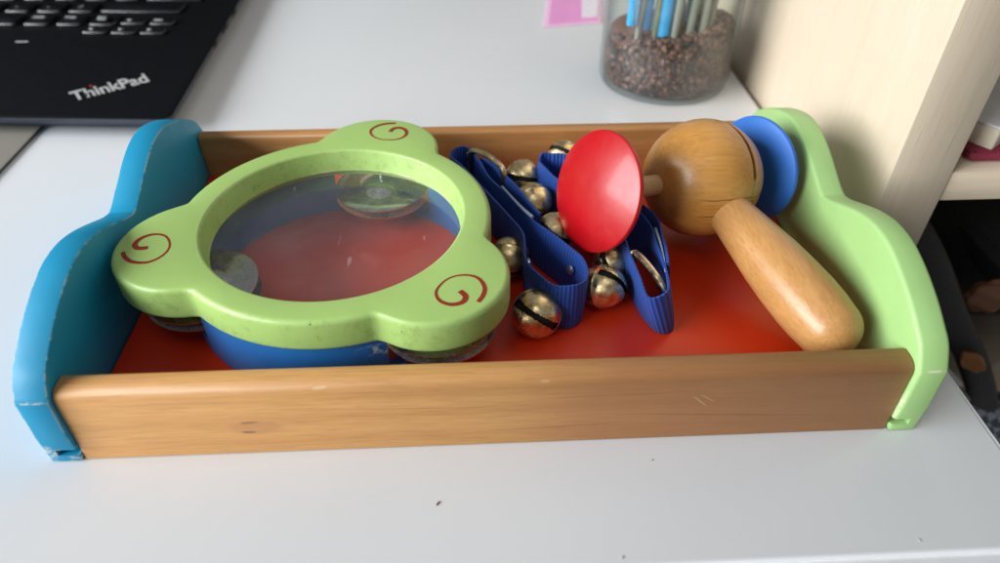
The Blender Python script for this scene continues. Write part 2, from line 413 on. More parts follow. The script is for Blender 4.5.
for (x, y, s, a, lab) in ((.1295, -.0235, .0014, .9, 'tiny brown crumb on the desk in front of the middle of the tray'),
                     (.208, -.009, .0006, .2, 'tiny dark speck on the desk closest to the tray front board'),
                     (.290, -.0445, .0009, 1.7, 'small grey crumb near the right front edge of the desk'),
                     (.190, -.0460, .0010, 1.0, 'pale crumb at the front desk edge right of centre')):
    bm = bmesh.new(); bmesh.ops.create_icosphere(bm, subdivisions=2, radius=1)
    for v in bm.verts:
        v.co *= 1 + .35*random.uniform(-1, 1)
        p = Vector((v.co.x*s*.75, v.co.y*s*.28, (v.co.z+1)*s*.2)); p.rotate(Matrix.Rotation(a, 3, 'Z')); v.co = p + Vector((x, y, 0))
    tag(obj('crumb', bm, plain('crumb_brown', (0.16, 0.10, 0.06), .9) if s < .0008 or x < .15 else plain('crumb_grey', (0.40, 0.38, 0.36), .9)), lab, 'crumb', 'crumbs on the desk')

# ------------------------------------------------------------------ tray
L, W, TP, FZ, BH = .300, .191, .0114, .010, .034
tray = thing('toy_tray', 'wooden toy tray with cyan and green shaped ends and red floor', 'tray', (L/2, W/2, 0))
half = [(.0000, .0006), (-.0006, .0150), (.0002, .0320), (.0058, .0402), (.0125, .0448), (.0215, .0497), (.0320, .0540), (.0425, .0570), (.0510, .0577), (.0590, .0570), (.0680, .0546), (.0760, .0516), (.0840, .0482), (.0905, .0455)]
prof = [(y, z) for y, z in half]
full = half + [(W/2, .0441)] + [(W-y, z) for y, z in half[::-1]]
def dense(pts):
    a = [Vector((p[0], p[1], 0)) for p in pts]
    h = len(half)
    c1 = catmull(a[2:h+1], 4); c2 = catmull(a[h:len(a)-2], 4)
    q = a[:2] + c1[:-1] + c2 + a[-2:]
    return [(p.x, p.y) for p in q]
outline = dense(full)[::-1]   # runs back to front over the top
outline = outline[::-1]
# ccw in (y,z): go along the bottom first, then back, top to the front
ccw = outline[::-1]
bm = bmesh.new(); slab(bm, ccw, -TP, 0, .0008, YZ, 2); pl = obj('end_panel', bm, M_blue, tray, 40, label='cyan blue end panel with chipped edges')
bm = bmesh.new(); slab(bm, ccw, L, L+TP, .0016, YZ, 3); pr = obj('end_panel', bm, M_green, tray, 40, label='light green end panel')
cut(pl, [(-.0075, .01, -.01, .006, .0040, .0072)])
cut(pr, [(L-.01, L+.0068, -.01, .006, .0040, .0072)])
def board(flip, name, mat):
    """side board: outer face leans in a little, outer top edge well rounded"""
    p = [(.0105, .0004), (.0118, .0325), (.0113, .0338), (.0103, .0343), (.0068, .0343), (.0050, .0340), (.0034, .0332), (.0024, .0320), (.0019, .0304), (.0008, .0004)]
    if flip: p = [(W-y, z) for y, z in p][::-1]
    b = bmesh.new(); slab(b, p, .0004, L-.0004, .0003, YZ, 1); return obj(name, b, mat, tray, 50)
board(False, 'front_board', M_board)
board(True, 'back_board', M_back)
bm = bmesh.new(); box(bm, .0006, L-.0006, .0108, W-.0108, FZ-.0045, FZ, .0003); obj('base_panel', bm, M_red_floor, tray)

# ------------------------------------------------------------------ tambourine
TC = Vector((.0868, .0848, 0)); TZ = .0478; TH0 = math.radians(-42.9)
RI, RO = .0538, .0655
tam = thing('tambourine', 'green and blue toy tambourine with clear drumhead and red swirls', 'tambourine', (TC.x, TC.y, FZ))
def lobeR(th):
    best = RO
    for k in range(3):
        d = (th - TH0 - k*2*math.pi/3 + math.pi) % (2*math.pi) - math.pi
        c, r = .0575, .0292
        disc = r*r - (c*math.sin(d))**2
        if disc > 0 and abs(d) < 1.2:
            q = c*math.cos(d) + math.sqrt(disc)
            kk = .0042                                   # smooth union
            h = max(0, min(1, .5 + .5*(q-best)/kk)); best = best*(1-h) + q*h + kk*h*(1-h)
    return best
N = 240; loops = []
RZ0, RZ1 = .0332, TZ
rr = .0023
pro = []
for k in range(6):
    a = math.pi/2*k/5; pro.append((1, -rr*(1-math.sin(a)), RZ1 - rr*(1-math.cos(a))))       # outer top edge
for k in range(6):
    a = math.pi/2*k/5; pro.append((1, -rr*(1-math.cos(a)), RZ0 + rr*(1-math.sin(a))))       # outer bottom edge
pro += [(0, .0045, RZ0), (0, .0045, .0372), (0, .0002, .0372)]
for k in range(5):
    a = math.pi/2*k/4; pro.append((0, .0012*(1-math.cos(a)), RZ1 - .0012*(1-math.sin(a))))
bm = bmesh.new()
for o_, dr, z in pro:
    lp = []
    for i in range(N):
        th = 2*math.pi*i/N; R = (lobeR(th) if o_ else (RI - .0022*(RZ1-z)/(RZ1-RZ0))) + dr
        lp.append(TC + Vector((R*math.cos(th), R*math.sin(th), z)))
    loops.append(lp)
rows = grid_loops(bm, loops, cap0=False, cap1=False)
for i in range(N): bm.faces.new((rows[-1][i], rows[-1][(i+1) % N], rows[0][(i+1) % N], rows[0][i]))
ring = obj('top_ring', bm, M_ring, tam, 40)
# printed swirls: the same spiral on each lobe, turned by a third of a circle
sp_pts = [(459.8, 291.0), (465.5, 296.5), (462, 302.5), (450.5, 304.5), (439.5, 300.5), (436, 291.7), (443.5, 281.9), (454.3, 276.4), (467.5, 275.2), (478.5, 278.5), (484.5, 287.2), (483, 295.5), (478, 302)]
def on_top(u, v):      # the swirl was measured on the ring's top plane
    R3 = M_.to_3x3(); d = R3 @ Vector(((u-500)/700.9, -(v-281.5)/700.9, -1)); c = Vector((.14377, -.15973, .21655))
    return c + d*((TZ-c.z)/d.z)
SW = [on_top(*q) for q in sp_pts]
path0 = catmull(SW, 6)
for k in range(3):
    Rk = Matrix.Rotation(k*2*math.pi/3, 3, 'Z'); P = [TC + Rk @ (p - TC) for p in path0]
    for p in P: p.z = TZ
    bm = bmesh.new(); a, b = [], []
    for i, p in enumerate(P):
        d = (P[min(i+1, len(P)-1)] - P[max(i-1, 0)]).normalized(); nrm = Vector((-d.y, d.x, 0)); t = i/(len(P)-1)
        wd = .00072 + .00035*math.sin(t*7+1) - .0003*t**6
        a.append(p + nrm*wd + Vector((0, 0, .0))); b.append(p - nrm*wd)
    up = Vector((0, 0, .00012)); dn = Vector((0, 0, -.0002))
    lps = [[a[i]+dn, b[i]+dn, b[i]+up, a[i]+up] for i in range(len(P))]
    grid_loops(bm, lps); obj('swirl', bm, M_swirl, ring, 40)
# shell with three slots for the jingles
NZ = [FZ, FZ+.0007, .0165, .0315, RZ0+.0003]
NT = 144
def in_slot(i):
    th = 2*math.pi*(i+.5)/NT
    return any(abs((th - TH0 - k*2*math.pi/3 + math.pi) % (2*math.pi) - math.pi) < math.radians(24) for k in range(3))
bm = bmesh.new(); ro, ri = .0640, .0598
vo = [[bm.verts.new(TC + Vector(((ro if j else ro-.0007)*math.cos(2*math.pi*i/NT), (ro if j else ro-.0007)*math.sin(2*math.pi*i/NT), z))) for i in range(NT)] for j, z in enumerate(NZ)]
vi = [[bm.verts.new(TC + Vector((ri*math.cos(2*math.pi*i/NT), ri*math.sin(2*math.pi*i/NT), z))) for i in range(NT)] for z in NZ]
solid = lambda i, j: not (j == 2 and in_slot(i % NT))
for j in range(len(NZ)-1):
    for i in range(NT):
        q = (i+1) % NT
        if not solid(i, j): continue
        bm.faces.new((vo[j][i], vo[j][q], vo[j+1][q], vo[j+1][i])); bm.faces.new((vi[j][q], vi[j][i], vi[j+1][i], vi[j+1][q]))
        if j == 0: bm.faces.new((vo[j][q], vo[j][i], vi[j][i], vi[j][q]))
        if j == 3: bm.faces.new((vo[4][i], vo[4][q], vi[4][q], vi[4][i]))
        if not solid(i, j-1) and j > 0: bm.faces.new((vo[j][q], vo[j][i], vi[j][i], vi[j][q]))
        if j < 3 and not solid(i, j+1): bm.faces.new((vo[j+1][i], vo[j+1][q], vi[j+1][q], vi[j+1][i]))
        if not solid(i-1, j): bm.faces.new((vo[j][i], vo[j+1][i], vi[j+1][i], vi[j][i]))
        if not solid(i+1, j): bm.faces.new((vo[j+1][q], vo[j][q], vi[j][q], vi[j+1][q]))
obj('shell', bm, M_shell, tam, 40)
HZ = .0371
bm = bmesh.new(); lathe(bm, (TC.x, TC.y, HZ), (0, 0, 1), [(0, .0560), (.00001, .0005)], 96, cap0=False); obj('drumhead', bm, M_head, tam, 40)
for k in range(3):
    a = TH0 + k*2*math.pi/3; c = TC + Vector((.0585*math.cos(a), .0585*math.sin(a), 0))
    for z, sgn, tl in ((.0202, -1, .03), (.0262, 1, -.04)):
        bm = bmesh.new(); pf = []
        for r, h in ((.0012, .0034), (.005, .0033), (.0085, .0024), (.0105, .0008), (.0125, .0), (.018, .0005), (.0222, .0003), (.0230, .0)):
            pf.append((h*sgn, r))
        pf += [(h - .0006*sgn, r) for h, r in pf[::-1]]
        lathe(bm, c + Vector((0, 0, z)), (math.sin(tl)*.6, tl, 1), pf, 64, cap0=False, cap1=False)
        obj('jingle', bm, M_jingle, tam, 30, recalc=True)
    bm = bmesh.new(); lathe(bm, c + Vector((0, 0, .0165)), (0, 0, 1), [(0, .0009), (.017, .0009)], 12); obj('pin', bm, M_rivet, tam)

# ------------------------------------------------------------------ clapper
A = Vector((-.900, -.400, .168)).normalized()
BC = Vector((.2515, .1155, .0420)); BR = .0272
clap = thing('hand_clapper', 'wooden ball clapper with a red disc, a blue disc and a turned handle', 'toy clapper', (BC.x, BC.y, FZ))
prof = []
gt = -.0062
for k in range(81):
    t = -BR*math.cos(math.pi*k/80)*.9995
    prof.append((t, math.sqrt(max(BR*BR - t*t, 1e-9))))
ax, a_, b_ = frame(A)
def groove(t, r, th):
    d = abs(t - gt)
    if d < .0013:
        # saw cut, deepest on the upper back quarter, a hairline elsewhere
        w_ = max(0.0, math.cos(th - groove.th0)); depth = .00045 + .0052*(1 if w_ > .62 else 0)
        return r - depth*(1 if d < .0010 else .35)
    return r
up_dir = Vector((.25, -.10, .95)); groove.th0 = math.atan2(up_dir.dot(b_), up_dir.dot(a_))
ext = []
for d in (-.0013, -.0010, 0, .0010, .0013):
    t = gt + d; ext.append((t, math.sqrt(BR*BR-t*t)))
prof = sorted(prof + ext)
bm = bmesh.new(); lathe(bm, BC, A, prof, 144, rad=groove); head = obj('ball_head', bm, M_ball, clap, 50)
DR = .0046
DD = Vector((-.900, -.405, .150)).normalized()
bm = bmesh.new(); lathe(bm, BC, DD, [(-.036, DR), (-.0355, DR), (.0555, DR), (.056, DR)], 28); obj('dowel', bm, M_dowel, clap)
def disc(c, n, R, h, back, name, mat, lab):
    rho = (R*R + h*h)/(2*h); pf = []
    amax = math.asin(R/rho)
    for k in range(25):
        al = amax*k/24; pf.append((rho*math.cos(al) - rho + h + .0012, max(rho*math.sin(al), 1e-5)))
    for k in range(1, 7):
        al = math.pi*k/6; pf.append((.0012*math.cos(al), R + .0007*math.sin(al)))
    pf += [(-.0026, R*.72), (-.0032, R*.3), (-.0032, 1e-5)]
    b = bmesh.new(); lathe(b, c, n, pf, 112, cap0=False, cap1=False); bmesh.ops.remove_doubles(b, verts=b.verts[:], dist=1e-5)
    return obj(name, b, mat, clap, 50, label=lab)
disc(Vector((.1982, .0916, .0515)), (-.840, -.410, .355), .0256, .0047, .003, 'disc', M_disc_r, 'glossy red domed disc')
disc(BC - DD*.0345 + Vector((-.0005, .0, .001)), (.895, .43, -.10), .0247, .0045, .003, 'disc', M_disc_b, 'matt blue disc')
HB = Vector((.2508, .1155, .0420)); HE = Vector((.2825, .0265, .0262)); hd = (HE - HB); hl = hd.length; hd.normalize()
pf = [(.0120, .0086), (.0200, .0091), (.0238, .0094), (.030, .0100), (.042, .0113), (.055, .0127), (.068, .0135), (.078, .0137), (.086, .0134), (.092, .0127)]
for k in range(1, 13):
    al = math.pi/2*k/12; pf.append((.092 + .0120*math.sin(al), .0127*math.cos(al)**.95 if k < 12 else 1e-5))
bm = bmesh.new(); lathe(bm, HB, hd, pf, 64, cap1=False); obj('handle', bm, M_handle, clap, 60)

# ------------------------------------------------------------------ bell straps
def ribbon(parent, pts, zb, zt, th=.0017, closed=True, name='strap'):
    """webbing on edge: pts = (x, y, lean_x, lean_y) in mm, lean moves the upper edge"""
    P = catmull([Vector((p[0], p[1], 0))*.001 for p in pts], 10, closed)
    Q = catmull([Vector((p[2], p[3], 0))*.001 for p in pts], 10, closed)
    Q = [q + Vector((math.sin(i*.21+pts[0][0])*.0007, math.sin(i*.17+1)*.0006, 0)) for i, q in enumerate(Q)]
    n = len(P); bm = bmesh.new(); uvl = bm.loops.layers.uv.new('UVMap')
    s = [0]
    for i in range(1, n+1): s.append(s[-1] + (P[i % n]-P[i-1]).length)
    rows = []
    nv = 9
    for i in range(n):
        a = P[i-1] if (closed or i) else P[i]; b = P[(i+1) % n] if (closed or i < n-1) else P[i]
        d = (b-a).normalized(); nr = Vector((-d.y, d.x, 0))
        r = []
        for side in (1, -1):
            for k in range(nv):
                f = k/(nv-1) if side == 1 else 1-k/(nv-1)
                e = th/2*(1 - .55*(abs(2*f-1)**6))
                r.append(bm.verts.new(P[i] + Q[i]*f + nr*(side*e) + Vector((0, 0, zb + (zt-zb)*f + .0006*math.sin(i*.33)*f))))
        rows.append(r)
    m = len(rows[0])
    for i in range(n if closed else n-1):
        A_, B_ = rows[i], rows[(i+1) % n]
        for k in range(m):
            q = (k+1) % m
            f = bm.faces.new((A_[k], A_[q], B_[q], B_[k]))
            vv = [k, k+1, k+1, k]; uu = [s[i], s[i], s[i+1], s[i+1]]
            for l, u_, v_ in zip(f.loops, uu, vv):
                vn = v_ if v_ < nv else 2*nv-1-v_
                l[uvl].uv = (u_*190.0, vn/(nv-1)*6.0)
    if not closed:
        bm.faces.new(rows[0]); bm.faces.new(rows[-1][::-1])
    return obj(name, bm, M_web, parent, 60)

def bell_mesh(c, pole, roll, r, stretch=1.05):
    """jingle bell: brass sphere with a raised waist, a slit across the pole, dark inside"""
    bm = bmesh.new(); p, u, v = frame(pole)
    u, v = u*math.cos(roll)+v*math.sin(roll), v*math.cos(roll)-u*math.sin(roll)
    nl, nt = 48, 40; rows = []
    for j in range(nl+1):
        ph = math.pi*j/nl
        row = []
        for i in range(nt):
            th = 2*math.pi*i/nt
            l = Vector((math.sin(ph)*math.cos(th), math.sin(ph)*math.sin(th), math.cos(ph)))
            row.append(l)
        rows.append(row)
    # build on a cube-like local grid instead: slit runs along local x through the +z pole
    bmesh.ops.create_icosphere(bm, subdivisions=5, radius=1.0)
    kill = [f for f in bm.faces if (lambda q: q.z > .12 and abs(q.y) < (.13 + .10*max(0, abs(q.x)-.45)) )(f.calc_center_median())]
    bmesh.ops.delete(bm, geom=kill, context='FACES')
    for w_ in bm.verts:
        q = w_.co; k = 1.0 + .045*math.exp(-(q.z/.045)**2)
        q = Vector((q.x*k, q.y*k, q.z*stretch))
        w_.co = q
    for f in bm.faces: f.material_index = 0
    ret = bmesh.ops.create_icosphere(bm, subdivisions=3, radius=.90)
    for f in {f for w_ in ret['verts'] for f in w_.link_faces}: f.material_index = 1
    for w_ in bm.verts: w_.co = Vector(c) + (u*w_.co.x + v*w_.co.y + p*w_.co.z)*r
    return bm
def bell(parent, c, pole, roll, r=.0095, stretch=1.05):
    return obj('bell', bell_mesh(Vector(c)*.001, pole, roll, r, stretch), [M_brass, M_dark], parent, 50, recalc=False)
def rivet(parent, c, d):
    bm = bmesh.new(); lathe(bm, Vector(c)*.001, d, [(-.0006, .0022), (.0002, .0022), (.0008, .0014), (.0009, .00001)], 20); return obj('rivet', bm, M_rivet, parent)
def wire_loop(parent, pts, r=.0011):
    bm = bmesh.new(); tube(bm, catmull([Vector(p)*.001 for p in pts], 6, True), r, 10, True); return obj('buckle', bm, M_wire, parent)

sa = thing('bell_strap', 'blue webbing wrist strap with brass jingle bells lying beside the tambourine', 'bell strap', (.165, .10, FZ), 'blue bell straps in the tray')
st = ribbon(sa, [(148, 150, 0, 0), (147, 159, 0, 0), (141, 164, 0, 0), (136, 159, -1, 0), (138, 149, -1, 0), (145, 136, -1, 0), (154, 119, -1, -1), (162, 102, -1, 0), (166.5, 86, -1, 0), (167.5, 72, -1, 0), (171, 60, -1, 0), (177, 52.5, -1, -1), (184.5, 51, 0, -1), (189.5, 57, 1, 0), (188, 68, 1, 0), (182.5, 80, 1, 0), (174.5, 92, 0, 0), (168, 104, 0, 0), (160, 121, 0, 0), (152, 138, 0, 0)], FZ+.0004, .0342)
bm = bmesh.new()
tube(bm, catmull([Vector(p)*.001 for p in ((159, 124, 34.6), (163, 114, 34.9), (167.5, 105, 34.6), (171.5, 98, 34.6))], 6), lambda t: .0005+.0003*t, 8)
obj('frayed_seam', bm, M_fray, st)
wire_loop(sa, [(144, 158, 33), (150, 153, 36.5), (158, 143, 36), (160.5, 138.5, 33), (160, 138, 22), (158, 141, 14), (150, 152, 13), (144, 158, 17)], .0015)
ribbon(sa, [(150, 154, 0, 0), (156, 144, 1, 1), (163, 130, 2, 1), (169, 116, 2, 0), (174, 103, 1, 0)], FZ+.004, .0325, closed=False, name='strap_end')
bell(sa, (169.5, 50.0, 20.2), (-.10, -.75, .55), .50, .0099)
bell(sa, (160.5, 86.5, 21.5), (-.2, -.9, -.25), .3, .0088)
bell(sa, (171.0, 150, 22.5), (.3, -.7, .35), .35)
bell(sa, (174.5, 128, 22.5), (.2, -.85, -.15), .1)
rivet(sa, (168.6, 76, 26), (1, -.05, .1)); rivet(sa, (169.8, 67, 27), (1, .2, .1)); rivet(sa, (185.5, 70.5, 26), (-1, -.4, .1))

sb = thing('bell_strap', 'blue webbing wrist strap with brass jingle bells lying under the red disc', 'bell strap', (.205, .10, FZ), 'blue bell straps in the tray')
st = ribbon(sb, [(186, 154, 0, 0), (180.5, 153, 0, 0), (178.5, 146, 0, 0), (184, 136, 0, 0), (193, 121, 0, 0), (203, 101, 0, 0), (211, 84, -1, 0), (214, 68, -3, 0), (216.5, 55, -6, -1), (221, 46.5, -8, -3), (227, 48, -7, -3), (228.5, 58, -6, -2), (227.5, 74, -4, 0), (225, 90, -1, 0), (217, 106, 0, 0), (208, 122, 0, 0), (200, 140, 0, 0), (194, 152, 0, 0)], FZ+.0004, .0342)
bm = bmesh.new()
tube(bm, catmull([Vector(p)*.001 for p in ((225.2, 88, 33.9), (225, 78, 34), (224, 66, 33.9), (223.2, 59, 33))], 6), lambda t: .0006-.0002*t, 8)
obj('frayed_seam', bm, M_fray, st)
wire_loop(sb, [(213, 72, 33), (217, 62, 33.5), (221, 53.5, 30), (222.5, 52, 24), (221, 56, 16), (218, 64, 14), (214.5, 71, 17), (213, 74, 26)], .0015)
ribbon(sb, [(228, 63, -4, -1), (230, 78, -3, 0), (228.5, 92, -1, 0), (221, 106, 1, 0)], FZ+.002, .0350, closed=False, name='strap_end')
bell(sb, (199.3, 65.5, 20.4), (.75, -.55, .35), 1.35, .0092, 1.18)
bell(sb, (183.0, 104, 22.0), (.1, -.8, .2), .6, .0090)
bell(sb, (193.5, 163, 27), (-.2, -.5, .8), .2, .0088)
bell(sb, (206, 82, 19.5), (-.3, -.8, .3), .9, .0082)

# ------------------------------------------------------------------ laptop
lap = thing('laptop', 'black laptop with silver lettering on the palm rest, behind the tray', 'laptop', (-.17, .40, 0))
LZ = .0150
out = [(-.405, .2645), (-.044, .2402), (-.0385, .2445), (-.0485, .540), (-.055, .545), (-.400, .560), (-.412, .55), (-.412, .27)]
bm = bmesh.new(); slab(bm, out, .0100, LZ, .0012, XY, 3)
slab(bm, [tuple(q) for q in inset2(out, .010)], .0030, .0102, .0008, XY, 1)
for f in bm.faces:
    c = f.calc_center_median()
    if c.z < LZ-.0014 and f.normal.z < .9: f.material_index = 1
base = obj('base', bm, [M_lap, M_lap_edge], lap, 30)
for x, y in ((-.06, .27), (-.38, .285), (-.07, .52), (-.38, .535)):
    bm = bmesh.new(); lathe(bm, (x, y, 0), (0, 0, 1), [(0, .008), (.0046, .008)], 20); obj('foot', bm, M_lap, lap)
def lap_rot(x, y, a=-5.0):
    return x, y
def key(x0, x1, y0, d, leg=None, hgt=.0024, sz=.0040, leg_dx=.002, leg_dy=None):
    """key whose front edge runs from (x0, y0) to (x1, y0 - slope), d deep"""
    sl = -.07; y0 -= .0065; x0 -= .0005; x1 -= .0005
    y1 = y0 + sl*(x1-x0)
    p = [(x0, y0), (x1, y1), (x1+d*.05, y1+d), (x0+d*.05, y0+d)]
    q = []
    for i in range(4):        # rounded corners
        a, b, c = Vector(p[i-1]), Vector(p[i]), Vector(p[(i+1) % 4]); r = .0020
        for t in (0, .33, .67, 1):
            s0 = b + (a-b).normalized()*r*(1-t); s1 = b + (c-b).normalized()*r*t; q.append(tuple(s0*(1-t)+s1*t if False else (b + (a-b).normalized()*r*(1-t)**2 + (c-b).normalized()*r*t**2)))
    b = bmesh.new(); slab(b, q, LZ-.0002, LZ+hgt, .0017, XY, 3)
    k = obj('key', b, M_key, lap, 40)
    if leg:
        lx = x0 + leg_dx; ly = y0 + (leg_dy if leg_dy is not None else d*.55)
        if leg in 'udlr' and len(leg) == 1:
            t = bmesh.new(); s = .0022; an = {'r': 0, 'u': 90, 'l': 180, 'd': 270}[leg]
            lp = [(lx + s*math.cos(math.radians(an+120*i)), ly + s*math.sin(math.radians(an+120*i))) for i in range(3)]
            grid_loops(t, [[Vector((a, c, LZ+hgt-.0001)) for a, c in lp], [Vector((a, c, LZ+hgt+.0001)) for a, c in lp]])
        else:
            t = text_mesh(leg, sz, bold=.00005)
            for v in t.verts:
                a = math.radians(-4); x, y = v.co.x, v.co.y
                v.co = Vector((lx + x*math.cos(a)-y*math.sin(a), ly + x*math.sin(a)+y*math.cos(a), LZ+hgt+.00012+v.co.z))
        obj('legend', t, M_legend, k, None)
    return k
# bottom row, arrow cluster, shift row and the rows behind it
for x, t in ((-.2975, None), (-.2722, None), (-.2469, None), (-.2216, None), (-.1965, 'AltGr'), (-.1712, 'PrtSc'), (-.1460, 'Ctrl')):
    key(x, x+.0185 if x > -.25 else x+.0185, .4022-.055*(x+.1712), .0205, t, leg_dy=.0125)
for x, t in ((-.1450, 'l'), (-.1230, 'd'), (-.1010, 'r')):
    key(x, x+.0180, .3845-.07*(x+.1425), .0095, t, leg_dx=.006, leg_dy=.0055)
for x, t in ((-.1445, 'PgUp'), (-.1225, 'u'), (-.1000, 'PgDn')):
    key(x, x+.0180, .4035-.07*(x+.1405), .0095, t, sz=.0032, leg_dx=.006 if t == 'u' else .002, leg_dy=.0055)
for x, t in ((-.3020, 'M'), (-.2760, ';'), (-.2500, ','), (-.2245, ','), (-.1990, '.'), (-.1735, '/')):
    key(x, x+.0190, .4305-.05*(x+.1735), .0205, t, sz=.006, leg_dx=.006, leg_dy=.0075)
key(-.1480, -.0850, .4300, .0205, None)
for r, (y, dx) in enumerate(((.4575, -.006), (.4845, -.012), (.5115, -.018))):
    for i in range(10):
        x = -.345 + i*.0256 + dx
        key(x, x+.0190 if i < 9 else x+.045, y+.0105-.05*(x+.345), .0205)
bm = bmesh.new(); slab(bm, rrect(-.1885, -.1795, .3656, .3668, .0003, 2), LZ-.0002, LZ+.00015, .00005, XY, 1); obj('status_light', bm, M_legend, lap, label='small grey dash on the palm rest')
def logo(body, x0, mat, par, size=.0158):
    t = text_mesh(body, size, shear=.18, extrude=.00008, bold=.00035, space=.98)
    return t
lo = Vector((-.1058, .2655, LZ+.0002)); la = math.radians(35.5)
def place_logo(t, dx=0):
    for v in t.verts:
        x, y = v.co.x + dx, v.co.y
        v.co = Vector((lo.x + x*math.cos(la)-y*math.sin(la), lo.y + x*math.sin(la)+y*math.cos(la), lo.z+v.co.z))
    return t
t = text_mesh('ThinkPad', .0212, shear=.06, extrude=.00008, bold=.00045, space=.98)
wd = max(v.co.x for v in t.verts) - min(v.co.x for v in t.verts); sc = .0475/wd
for v in t.verts: v.co.x *= sc
# find the dot of the i: small island high up in the word
dot = [v for v in t.verts]
lett = obj('lettering', place_logo(t), M_logo, base, None, label='silver slanted lettering')
bm = bmesh.new(); lathe(bm, (0, 0, 0), (0, 0, 1), [(0, .00085), (.00025, .00085)], 16)
place_logo(bm, 0); 
for v in bm.verts:
    dx, dy = .0238*sc, .0164
    v.co += Vector((dx*math.cos(la)-dy*math.sin(la), dx*math.sin(la)+dy*math.cos(la), 0))
obj('letter_dot', bm, M_logo_red, base, label='red dot over the letter i')
for y, l in ((.355, .010), (.385, .016), (.42, .014)):
    x = -.0385 - (y-.2445)*.0339
    bm = bmesh.new(); box(bm, x-.001, x+.0002, y, y+l, .0110, .0138, .0002, .0003); obj('port', bm, M_dark, base)
# open lid, standing beyond the frame at the hinge
bm = bmesh.new(); slab(bm, rrect(-.400, -.052, .0, .225, .006, 4), -.004, .004, .0015, XY, 3)
Rl = Matrix.Rotation(math.radians(108), 3, 'X') @ Matrix.Identity(3)
for v in bm.verts: v.co = Rl @ v.co + Vector((0, .556, .016))
obj('screen_lid', bm, M_lap, lap, 30)

bm = bmesh.new(); slab(bm, rrect(-.43, -.1275, .05, .300, .002, 3), .0002, .0022, .0006, XY, 2)
for f in bm.faces:
    if f.normal.z < .5 or True:
        c = f.calc_center_median()
        if abs(f.normal.z) < .9: f.material_index = 1
mat_o = obj('desk_mat', bm, [M_mat, M_mat_edge]); tag(mat_o, 'taupe grey desk mat with a dark edge in front of the laptop', 'desk mat')

# ------------------------------------------------------------------ pen jar
JC = Vector((.2845, .3160, 0)); JR = .0458
jar = thing('glass_jar', 'clear glass jar holding brown pellets, pens and sticks', 'jar', (JC.x, JC.y, 0))
bm = bmesh.new()
lathe(bm, JC, (0, 0, 1), [(.0, .0405), (.0003, .0425), (.002, .0444), (.005, .0454), (.010, JR), (.13, JR), (.131, JR-.0004), (.1315, JR-.0012), (.131, JR-.002), (.13, JR-.0022), (.010, JR-.0022), (.005, JR-.003), (.0034, JR-.006), (.003, .0001)], 96, cap1=False)
obj('body', bm, M_glass, jar, 50)
def pellet_mat():
    g = G('brown_pellets'); o = g.obj()
    rnd = g.n('ShaderNodeNewGeometry').outputs['Random Per Island']
    c = g.ramp(rnd, [(.0, (0.018, 0.009, 0.010)), (.40, (0.060, 0.024, 0.020)), (.72, (0.15, 0.060, 0.036)), (.90, (0.24, 0.115, 0.075)), (1.0, (0.30, 0.20, 0.18))])
    return g.done(c, .45)
bm = bmesh.new(); lathe(bm, JC, (0, 0, 1), [(.0036, .036), (.008, .0400), (.036, .0400), (.040, .030), (.041, .001)], 40)
ico = bmesh.new(); bmesh.ops.create_icosphere(ico, subdivisions=1, radius=1)
iv = [v.co.copy() for v in ico.verts]; fi = [[v.index for v in f.verts] for f in ico.faces]; ico.free()
def pel(c, r):
    R = Matrix.Rotation(random.uniform(0, 6.28), 3, (random.random()+.1, random.random(), random.random()))
    vs = [bm.verts.new(Vector(c) + R @ Vector((v.x*r, v.y*r*.85, v.z*r*1.15))) for v in iv]
    for f in fi: bm.faces.new([vs[i] for i in f])
for k in range(2600):
    th = random.uniform(0, 2*math.pi); top = .0355 + .008*math.sin(th*1+2.2) + random.uniform(-.002, .002)
    z = random.uniform(.0045, top); rm = JR - .0040 - (.003*max(0, (.009-z)/.004))
    r = rm - random.uniform(0, .0025)
    pel(JC + Vector((r*math.cos(th), r*math.sin(th), z)), random.uniform(.0016, .0024))
for k in range(1500):
    th = random.uniform(0, 2*math.pi); q = .040*math.sqrt(random.random())
    pel(JC + Vector((q*math.cos(th), q*math.sin(th), .0385 + .007*math.sin(th+2.2)*q/.04 + random.uniform(-.001, .002))), random.uniform(.0016, .0024))
pl_o = obj('pellets', bm, pellet_mat(), None, 80, recalc=False); tag(pl_o, 'brown pellets filling the bottom of the glass jar', 'pellets', kind='stuff')

M_pen = plain('bright_blue_pen', (0.02, 0.36, 0.72), .35, coat=.3)
M_pen_d = plain('dark_blue_pen', (0.02, 0.22, 0.50), .35, coat=.3)
M_stick = plain('sage_grey_stick', (0.27, 0.28, 0.24), .6)
M_stick2 = plain('olive_stick', (0.24, 0.25, 0.12), .6)
def rod(name, x, y, zb, ex, ey, r, mat, lab, cat, group, tip=True, sides=16):
    a = Vector((x, y, zb)); b = Vector((x+ex, y+ey, zb+.15)); d = b-a; l = d.length
    pf = [(0, r*.35), (.002, r*.7), (.004, r*.82), (.012, r), (l-.004, r), (l, r*.8)] if tip else [(0, r*.78), (.0006, r), (.010, r), (.0101, r*.9), (.0112, r*.9), (.0113, r), (l-.004, r), (l, r*.8)]
    m = bmesh.new(); lathe(m, a, d, pf, sides); o = obj(name, m, mat); tag(o, lab, cat, group); return o
